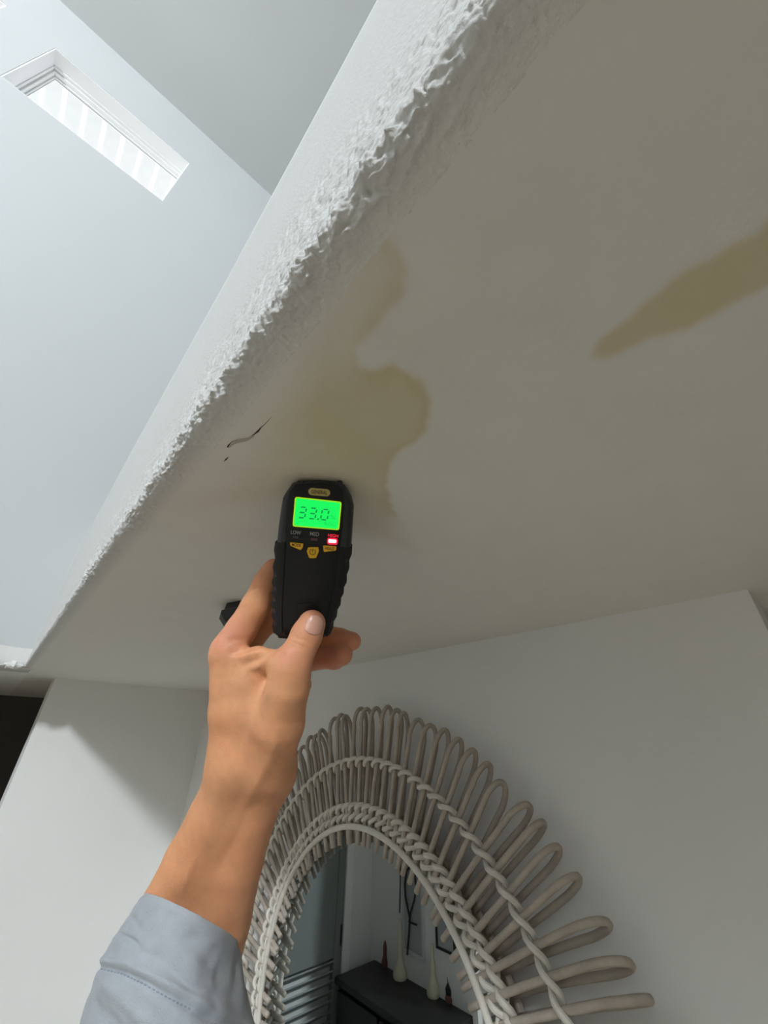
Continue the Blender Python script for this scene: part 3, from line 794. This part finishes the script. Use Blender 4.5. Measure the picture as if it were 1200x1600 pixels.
# badge, lamps, buttons
bc_ = np.array(mp(499, 769)); br_ = np.array(mp(516, 770.5))-bc_
r0 = np.linalg.norm(br_); dx_ = br_/r0; dy_ = np.array([-dx_[1], dx_[0]])
P = []
for s_, a0 in ((1, -90), (-1, 90)):
    for t in np.linspace(a0, a0+180, 9):
        P.append(tuple(bc_+dx_*(s_*(r0-0.0031)+0.0031*math.cos(math.radians(t)))+dy_*0.0030*math.sin(math.radians(t))))
MB().prism(ccw(P), 0.0, 0.0005).build('badge', 'badge_yellow', met)
text('GENERAL', (499, 769), (511.5, 770), 6, 'print_dark', 'badge_lettering', 0.0006, 0.02)
text('LOW', (462.5, 832), (470.5, 832.7), 6, 'print_grey', 'low_lettering', 0.0003, 0.02)
text('MED', (491.5, 834.3), (498.5, 835), 6, 'print_grey', 'medium_lettering', 0.0003, 0.02)
text('HIGH', (520.5, 837), (528.5, 837.8), 5, 'red_glow', 'high_lettering', 0.0003, 0.02)
def small(px, m, name, h=0.0006, lab=None, bev=0.0):
    o = MB().prism(ccw(mpoly(px)), 0.0, h, bev=bev, inset=bev*0.7).build(name, m, met)
    if lab: o['label'] = lab
    return o
small([(457.5, 837.2), (466.5, 838), (466.2, 841.5), (457.2, 840.7)], 'led_off_dark', 'lamp')
small([(486, 840), (496, 841), (495.6, 845), (485.7, 844)], 'led_off', 'lamp')
small(rounded([(511.5, 840.0), (528.0, 841.2), (527.5, 851.5), (511.0, 850.3)], 3.5), 'red_glow', 'lamp_halo', 0.0005)  # red bloom round the lit lamp, built as a glowing plate
small(rounded([(513.5, 842.3), (525.5, 843.3), (525.2, 848.3), (513.2, 847.5)], 1.5), 'led_red', 'lamp', 0.0009, 'lit red warning lamp')
small(rounded([(453.2, 847), (474.2, 849), (473.5, 855), (470, 859.4), (454, 852.5)], 1.6, 4), 'amber_button', 'button', 0.0012, 'amber mode button', 0.0004)
small(rounded([(481.5, 854.8), (497.5, 854.6), (498.6, 861), (494, 871.8), (483.5, 871.8), (479.5, 861.5)], 1.6, 4), 'amber_button', 'button', 0.0012, 'amber power button', 0.0004)
small(rounded([(504.6, 852), (526, 853.6), (525.2, 860), (506, 862.3)], 1.6, 4), 'amber_button', 'button', 0.0012, 'amber hold button', 0.0004)
text('MODE', (463.5, 851.3), (470.5, 852.2), 4.6, 'print_dark', 'mode_button_lettering', 0.00125, 0.02)
text('HOLD', (515.5, 856.6), (522.5, 857.2), 4.6, 'print_dark', 'hold_button_lettering', 0.00125, 0.02)
pc = np.array(mp(488.5, 862)); pr = np.linalg.norm(np.array(mp(493.0, 862.3))-pc)
b = MB(); ring = []
for t in np.linspace(math.radians(120), math.radians(420), 22): ring.append((pc[0]+pr*math.cos(t), pc[1]+pr*math.sin(t), 0.00125))
b.tube(ring, 0.00028, 5); b.tube([(pc[0], pc[1]+pr*1.15, 0.00125), (pc[0], pc[1]+pr*0.05, 0.00125)], 0.00028, 5)
b.build('power_symbol', 'print_dark', met)
for yy_ in (937.5, 943.5):                # moulded arcs above the thumb
    P = [(*mp(x, yy_+0.012*(x-480)**2-1.5+0.04*(x-480)), 0.0001) for x in np.linspace(465, 496, 9)]
    MB().tube(P, 0.0005, 6).build('moulded_arc', 'black_plastic', met, True)

# ------------------------------------------------------------------ the hand and forearm: one skin grown from a distance field
def surface_nets(vol, org, h):
    sgn = vol < 0
    nx_, ny_, nz_ = vol.shape
    c = [(i, j, k) for i in (0, 1) for j in (0, 1) for k in (0, 1)]
    def cut(a, i, j, k): return a[i:nx_-1+i, j:ny_-1+j, k:nz_-1+k]
    cnt = sum(cut(sgn, *q).astype(np.int8) for q in c)
    act = (cnt > 0) & (cnt < 8)
    idx = -np.ones(act.shape, np.int64); ids = np.argwhere(act); idx[act] = np.arange(len(ids))
    acc = np.zeros((len(ids), 3)); num = np.zeros(len(ids))
    base = ids
    for a in c:
        for ax in range(3):
            if a[ax] == 1: continue
            bq = list(a); bq[ax] = 1
            va = vol[base[:, 0]+a[0], base[:, 1]+a[1], base[:, 2]+a[2]]; vb = vol[base[:, 0]+bq[0], base[:, 1]+bq[1], base[:, 2]+bq[2]]
            cr = (va < 0) != (vb < 0)
            t = np.where(cr, va/np.where(cr, va-vb, 1), 0)
            p = np.tile(np.array(a, float), (len(ids), 1)); p[:, ax] += t
            acc += p*cr[:, None]; num += cr
    Vv = (ids+acc/num[:, None])*h+org
    quads = []
    for ax in range(3):
        o1, o2 = [(1, 2), (2, 0), (0, 1)][ax]
        s0 = [slice(None)]*3; s1 = [slice(None)]*3
        s0[ax] = slice(0, -1); s1[ax] = slice(1, None)
        e = sgn[tuple(s0)] != sgn[tuple(s1)]
        pts = np.argwhere(e)
        ok = (pts[:, o1] > 0) & (pts[:, o2] > 0) & (pts[:, o1] < vol.shape[o1]-1) & (pts[:, o2] < vol.shape[o2]-1)
        pts = pts[ok]
        flip = sgn[tuple(pts.T)]
        def cell(d1, d2):
            q = pts.copy(); q[:, o1] -= d1; q[:, o2] -= d2; return idx[tuple(q.T)]
        qd = np.stack([cell(1, 1), cell(0, 1), cell(0, 0), cell(1, 0)], -1)
        qd[~flip] = qd[~flip][:, ::-1]
        quads.append(qd)
    return Vv, np.concatenate(quads)
def smin(a, b, k):
    h_ = np.clip(0.5+0.5*(b-a)/k, 0, 1)
    return b*(1-h_)+a*h_-k*h_*(1-h_)

MM = 1000.0
def cp(x, y, d): return cam_pt(x, y, d/MM)*MM      # camera-space millimetres
HV = 1.35
lo = np.array([-205.0, 25.0, 262.0]); hi = np.array([-2.0, 440.0, 425.0])
dims = np.ceil((hi-lo)/HV).astype(int)
ax_ = [lo[i]+HV*np.arange(dims[i]) for i in range(3)]
GXh, GYh, GZh = [a.astype(np.float32) for a in np.meshgrid(*ax_, indexing='ij')]
def cone(a, b, ra, rb):
    a = np.asarray(a, np.float32); b = np.asarray(b, np.float32); e = b-a; L2 = float(e@e)
    px_, py_, pz_ = GXh-a[0], GYh-a[1], GZh-a[2]
    t = np.clip((px_*e[0]+py_*e[1]+pz_*e[2])/L2, 0, 1)
    return np.sqrt((px_-t*e[0])**2+(py_-t*e[1])**2+(pz_-t*e[2])**2)-(ra+(rb-ra)*t)
def chain(pts, k=3.0):
    d = None
    for (x0, y0, d0, r0), (x1, y1, d1, r1) in zip(pts[:-1], pts[1:]):
        c_ = cone(cp(x0, y0, d0), cp(x1, y1, d1), r0, r1)
        d = c_ if d is None else smin(d, c_, k)
    return d
# forearm: two bones side by side, flattening at the wrist
arm = smin(chain([(374, 1190, 322, 21), (338, 1275, 321, 22.5), (306, 1345, 318, 25), (272, 1430, 312, 29.5), (228, 1545, 304, 33), (188, 1655, 298, 35)]),
           chain([(420, 1205, 326, 20), (392, 1272, 325, 21.5), (366, 1345, 321, 24), (336, 1440, 314, 28.5), (298, 1555, 306, 33), (262, 1665, 300, 35)]), 14)
palm = chain([(366, 1185, 322, 20), (363, 1110, 326, 18.5), (355, 1030, 333, 14.5)], 4)                    # index metacarpal
palm = smin(palm, chain([(385, 1180, 338, 18), (376, 1100, 345, 17), (366, 1035, 350, 13.5)], 4), 10)
palm = smin(palm, chain([(405, 1180, 350, 17), (398, 1100, 360, 16), (384, 1050, 366, 13)], 4), 10)
palm = smin(palm, chain([(425, 1185, 352, 16), (425, 1110, 366, 15), (404, 1068, 378, 12)], 4), 10)
palm = smin(palm, chain([(402, 1175, 318, 20), (405, 1110, 322, 19), (398, 1060, 325, 15), (404, 1038, 323, 11)], 4), 12)        # first web muscle
palm = smin(palm, chain([(420, 1195, 318, 19), (436, 1130, 309, 20), (449, 1075, 305, 17), (453, 1043, 306, 14.5)], 4), 10)   # thumb metacarpal and ball
palm = smin(palm, chain([(432, 1210, 335, 15), (436, 1165, 344, 15)], 4), 10)
palm = smin(palm, chain([(366, 1032, 331, 9), (402, 1027, 324, 7.5), (440, 1034, 312, 9)], 4), 9)             # skin web
base = smin(palm, arm, 16)
fingers = [
    chain([(455, 1046, 306, 14.6), (472, 1008, 312, 12.4), (479, 992, 316, 12.8), (487, 975, 319, 11.6)], 3),                    # thumb
    chain([(355, 1014, 335, 14.2), (378, 983, 343, 13.6), (400, 947, 349, 13.2), (416, 908, 354, 11.2), (427, 888, 357, 9.2)], 3),      # index
    chain([(372, 1022, 350, 13.5), (412, 972, 374, 13), (440, 966, 389, 11), (490, 988, 385, 10.8), (530, 998, 373, 9.8), (550, 1002, 366, 8.8)], 3),      # middle
    chain([(384, 1050, 366, 12.5), (432, 1050, 400, 11), (496, 1026, 382, 11.8), (522, 1027, 367, 10.8), (535, 1023, 359, 9.8)], 3),  # ring
    chain([(404, 1066, 378, 11), (442, 1082, 402, 9.5), (474, 1070, 392, 8.5)], 3)]                                    # little
vol = base
for fi, kk in zip(fingers, (8, 7, 7, 7, 7)): vol = smin(vol, fi, kk) if fi is fingers[0] else vol
tot = vol
for fi in fingers[1:]: tot = np.minimum(tot, smin(base, fi, 7))
vol = tot
# knock back the swelling where the cuff swallows the arm
HVv, HVq = surface_nets(vol, lo, HV)
del GXh, GYh, GZh, fingers, arm, palm, base, tot
# relax the net a little
def relax(V_, Q_, it=2, f=0.5):
    E_ = np.concatenate([Q_[:, [0, 1]], Q_[:, [1, 2]], Q_[:, [2, 3]], Q_[:, [3, 0]]])
    deg = np.bincount(E_.ravel(), minlength=len(V_))[:, None]
    for _ in range(it):
        s_ = np.zeros_like(V_)
        np.add.at(s_, E_[:, 0], V_[E_[:, 1]]); np.add.at(s_, E_[:, 1], V_[E_[:, 0]])
        V_ = V_+(s_/np.maximum(deg, 1)-V_)*f
    return V_
def normals(V_, Q_):
    n_ = np.cross(V_[Q_[:, 2]]-V_[Q_[:, 0]], V_[Q_[:, 3]]-V_[Q_[:, 1]]); o_ = np.zeros_like(V_)
    for k in range(4): np.add.at(o_, Q_[:, k], n_)
    return o_/(np.linalg.norm(o_, axis=1)[:, None]+1e-12)
HVv = relax(HVv, HVq, 3)
NRM = normals(HVv, HVq)
if (NRM*HVv).sum(1)[np.argmin(HVv[:, 2])] > 0: HVq = HVq[:, ::-1]; NRM = -NRM
hp = px_of(HVv)
def dist_poly(P, pts):
    pts = np.asarray(pts, float); d = np.full(len(P), 1e9); tt = np.zeros(len(P)); n_ = len(pts)-1
    for i in range(n_):
        e = pts[i+1]-pts[i]; w_ = P-pts[i]; t = np.clip((w_@e)/(e@e), 0, 1); dd = np.hypot(*(w_-t[:, None]*e).T)
        tt = np.where(dd < d, (i+t)/n_, tt); d = np.minimum(d, dd)
    return d, tt
facing = sstep(0.05, 0.35, -(NRM*HVv).sum(1)/np.linalg.norm(HVv, axis=1))
front = facing*(HVv[:, 2] < 352)
hd = np.zeros(len(HVv))
def groove(pts, amp, wid, taper=True):
    global hd
    d, t = dist_poly(hp, pts); e = np.sin(np.pi*np.clip(t, 0.04, 0.96)) if taper else 1.0
    hd = hd+amp*np.exp(-(d/wid)**2)*e*front
groove([(370, 1043), (386, 1037), (402, 1029), (416, 1020)], -2.6, 7)              # deep fold of the web
groove([(352, 1020), (372, 1020), (392, 1013), (410, 1010)], -1.2, 5)
groove([(362, 1028), (384, 1024), (408, 1016), (424, 1010)], 1.4, 4.5)
groove([(388, 1046), (405, 1040), (420, 1028)], 1.5, 5)
groove([(352, 1006), (366, 999), (380, 1001)], -0.7, 4)
groove([(372, 975), (386, 962), (398, 960)], 0.6, 9)
groove([(388, 926), (398, 920), (404, 917)], -1.0, 3)                              # index crease
groove([(376, 955), (392, 943)], -0.35, 3)
groove([(440, 1120), (425, 1180), (385, 1255), (350, 1330)], 1.3, 9)               # tendon and vein
groove([(412, 1075), (395, 1140), (375, 1200)], 0.9, 9)
groove([(432, 1060), (418, 1110), (402, 1160)], -1.0, 10)
groove([(395, 1230), (365, 1310), (335, 1390)], -0.8, 9)
groove([(300, 1345), (283, 1400)], 0.9, 6)
groove([(447, 1000), (462, 1005), (476, 1012), (492, 1016)], -0.55, 2.4)           # thumb joint creases
groove([(450, 1007), (464, 1012), (480, 1018)], -0.45, 2.2)
groove([(452, 993), (466, 998), (484, 1003)], -0.4, 2.2)
groove([(436, 1020), (444, 1014), (452, 1022), (450, 1034)], 1.0, 7)                # thumb knuckle
groove([(455, 1128), (468, 1126), (480, 1122)], -0.35, 2.2)
front = facing*(HVv[:, 2] > 338)
groove([(498, 1022), (515, 1015), (530, 1011), (545, 1012), (556, 1014)], -1.6, 3.5)  # cleft between the two fingertips
HVv = HVv+NRM*hd[:, None]
tone = np.tile(np.array([0.70, 0.332, 0.168]), (len(HVv), 1))
nz = fbm(HVv[:, 0]/22, HVv[:, 1]/22, HVv[:, 2]/22, seed=81, oct=3)[:, None]
tone = tone*(1+0.10*nz)
def blush(x, y, s, c, a):
    global tone
    wgt = (a*np.exp(-((hp[:, 0]-x)**2+(hp[:, 1]-y)**2)/(2*s*s)))[:, None]; tone = tone*(1-wgt)+np.array(c)*wgt
red = (0.66, 0.265, 0.18)
for x, y, s, a in ((345, 1000, 22, .6), (370, 975, 20, .5), (448, 1022, 14, .6), (488, 965, 22, .55), (545, 1005, 22, .75), (515, 1035, 26, .7), (425, 880, 24, .5)):
    blush(x, y, s, red, a)
for x, y, s, a in ((355, 1150, 40, .25), (345, 1360, 60, .25), (425, 1290, 50, .3)): blush(x, y, s, (0.58, 0.235, 0.115), a)
for x, y, s, a in ((370, 1065, 28, .35), (350, 1230, 40, .3), (430, 1080, 30, .25)): blush(x, y, s, (0.72, 0.39, 0.22), a)
per = empty('person')
wr = to_rel(cp(395, 1195, 325)/MM)
per.location = W(wr)
tag(per, 'left arm in a pale grey sleeve, hand gripping the moisture meter', 'person')
PINV = Matrix.Translation(-Vector(per.location))
def cam_to_world(V_mm): 
    r_ = (np.asarray(V_mm)/MM) @ RC; r_[:, 2] += EYE; return r_
hand = fastobj('arm', cam_to_world(HVv), HVq, 'skin', None, True)
hand.parent = per; hand.matrix_parent_inverse = PINV
set_color(hand, 'tone', tone)
# thumb nail laid on the thumb
bvh = BVHTree.FromPolygons([tuple(v) for v in HVv], [tuple(map(int, q)) for q in HVq])
na = np.array([487.5, 988.0]); nu = np.array([0.30, -0.954]); nv = np.array([0.954, 0.30])
gu, gv = 12, 12
V = []; ok = True
for i in range(gu+1):
    for j in range(gv+1):
        a = i/gu; bq = j/gv*2-1
        hw = 14.0*(0.80+0.24*math.sin(math.pi*min(1, a*0.75+0.2)))*(1-0.25*max(0, a-0.72)/0.28)
        L_ = 29.0-3.0*bq*bq*(1 if a > 0.5 else 0); off = (-4.5*(1-bq*bq))*(1-a)
        p = na+nu*(a*L_+off)+nv*bq*hw
        d = Vector(((p[0]-600)/F, (p[1]-800)/F, 1.0)).normalized()
        hit = bvh.ray_cast(Vector((0, 0, 0)), d)
        edge = max(abs(bq), abs(2*a-1))
        if hit[0] is None: hit = (d*315,)
        lift = 0.55*(1-edge**4)+0.05 + (0.35 if a > 0.9 else 0)
        V.append(np.array(hit[0])-np.array(d)*lift)
V = np.array(V)
Qn = np.array([(i*(gv+1)+j, i*(gv+1)+j+1, (i+1)*(gv+1)+j+1, (i+1)*(gv+1)+j) for i in range(gu) for j in range(gv)])
V = relax(V, Qn, 1, 0.3)
nail = fastobj('thumb_nail', cam_to_world(V), Qn, 'nail', None, True)
nail.parent = hand
md = nail.modifiers.new('thick', 'SOLIDIFY'); md.thickness = 0.0004

# ---- sleeve: a loose tube with a turned cuff
rings = [  # centre px, half width px, depth mm, depth radius mm, near-side advance px
    (300, 1436, 84, 311, 40, 10), (297, 1446, 89, 310, 42, 10), (293, 1466, 97, 308, 44, 9), (289, 1490, 107, 306, 47, 8), (285, 1520, 120, 303, 51, 7), (283, 1555, 134, 300, 56, 6),
    (281, 1595, 149, 296, 60, 5), (279, 1650, 166, 292, 64, 4), (276, 1730, 185, 288, 68, 2), (268, 1850, 205, 284, 74, 0), (255, 2000, 225, 282, 80, 0), (246, 2300, 250, 276, 84, 0),
    (238, 2700, 265, 268, 86, 0), (238, 2712, 4, 268, 1.5, 0)]
RR = np.array(rings, float)
t_ = np.concatenate([np.linspace(0, 10, 90), np.linspace(10, len(RR)-1, 16)[1:]]); i_ = np.minimum(t_.astype(int), len(RR)-2); f_ = (t_-i_)[:, None]
RI = RR[i_]*(1-f_)+RR[i_+1]*f_
ns = 120
acr = np.array([0.87, 0.46]); acr /= np.linalg.norm(acr); alo = np.array([acr[1], -acr[0]])
VS = []
for r_ in RI:
    for k in range(ns):
        th_ = 2*math.pi*k/ns
        c_, s_ = math.cos(th_), math.sin(th_)      # s_ > 0 : towards the camera
        p = np.array(r_[:2])+acr*r_[2]*c_+alo*r_[5]*s_
        VS.append(cp(p[0], p[1], r_[3]-s_*r_[4]))
VS = np.array(VS); nr = len(RI)
QS = np.array([(i*ns+k, (i+1)*ns+k, (i+1)*ns+(k+1) % ns, i*ns+(k+1) % ns) for i in range(nr-1) for k in range(ns)])
NS = normals(VS, QS)
cen = np.repeat(np.array([cp(r_[0], r_[1], r_[3]) for r_ in RI]), ns, 0)
if ((VS-cen)*NS).sum() < 0: QS = QS[:, ::-1]; NS = -NS
sp = px_of(VS)
sd = 3.0*fbm(VS[:, 0]/38, VS[:, 1]/20, VS[:, 2]/38, seed=91, oct=3)*sstep(1405, 1520, sp[:, 1])+0.7*fbm(VS[:, 0]/9, VS[:, 1]/7, VS[:, 2]/9, seed=95, oct=2)
def fold(pts, amp, wid):
    global sd
    d, t = dist_poly(sp, pts); sd = sd+amp*np.exp(-(d/wid)**2)
fold([(140, 1508), (170, 1514), (215, 1530), (262, 1556), (320, 1585), (400, 1615)], -2.2, 5)      # hem seam of the cuff
fold([(150, 1497), (200, 1505), (255, 1532), (330, 1570)], 1.6, 7)
fold([(190, 1462), (202, 1468), (212, 1474)], -2.6, 5)
fold([(208, 1436), (216, 1450)], -1.5, 6)
fold([(240, 1420), (262, 1470), (300, 1500)], 1.0, 14)
fold([(300, 1470), (350, 1530), (380, 1590)], -1.4, 14)
fold([(215, 1485), (250, 1500), (300, 1545)], -1.1, 9)
fold([(170, 1540), (200, 1570), (230, 1600)], 1.6, 12)
fold([(150, 1570), (180, 1600)], -1.5, 10)
VS = VS+NS*sd[:, None]
slv = fastobj('sleeve', cam_to_world(VS), QS, 'sleeve_cloth', None, True)
slv.parent = per; slv.matrix_parent_inverse = PINV
md = slv.modifiers.new('thick', 'SOLIDIFY'); md.thickness = 0.0018; md.offset = -1
bvs = BVHTree.FromPolygons([tuple(v) for v in VS], [tuple(map(int, q)) for q in QS])
b = MB()
st_line = lerp_px([(158, 1514), (190, 1521), (222, 1536), (262, 1559), (300, 1578)], 26)
for i in range(0, 25):
    P = []
    for p in (st_line[i], st_line[i]+(st_line[i+1]-st_line[i])*0.55):
        d = Vector(((p[0]-600)/F, (p[1]-800)/F, 1.0)).normalized(); hit = bvs.ray_cast(Vector((0, 0, 0)), d)
        if hit[0] is not None: P.append((np.array(hit[0])-np.array(d)*0.15))
    if len(P) == 2:
        Pw = cam_to_world(np.array(P)); b.tube(Pw, 0.00045, 5)
o = b.build('stitching', 'sleeve_thread'); o.parent = slv
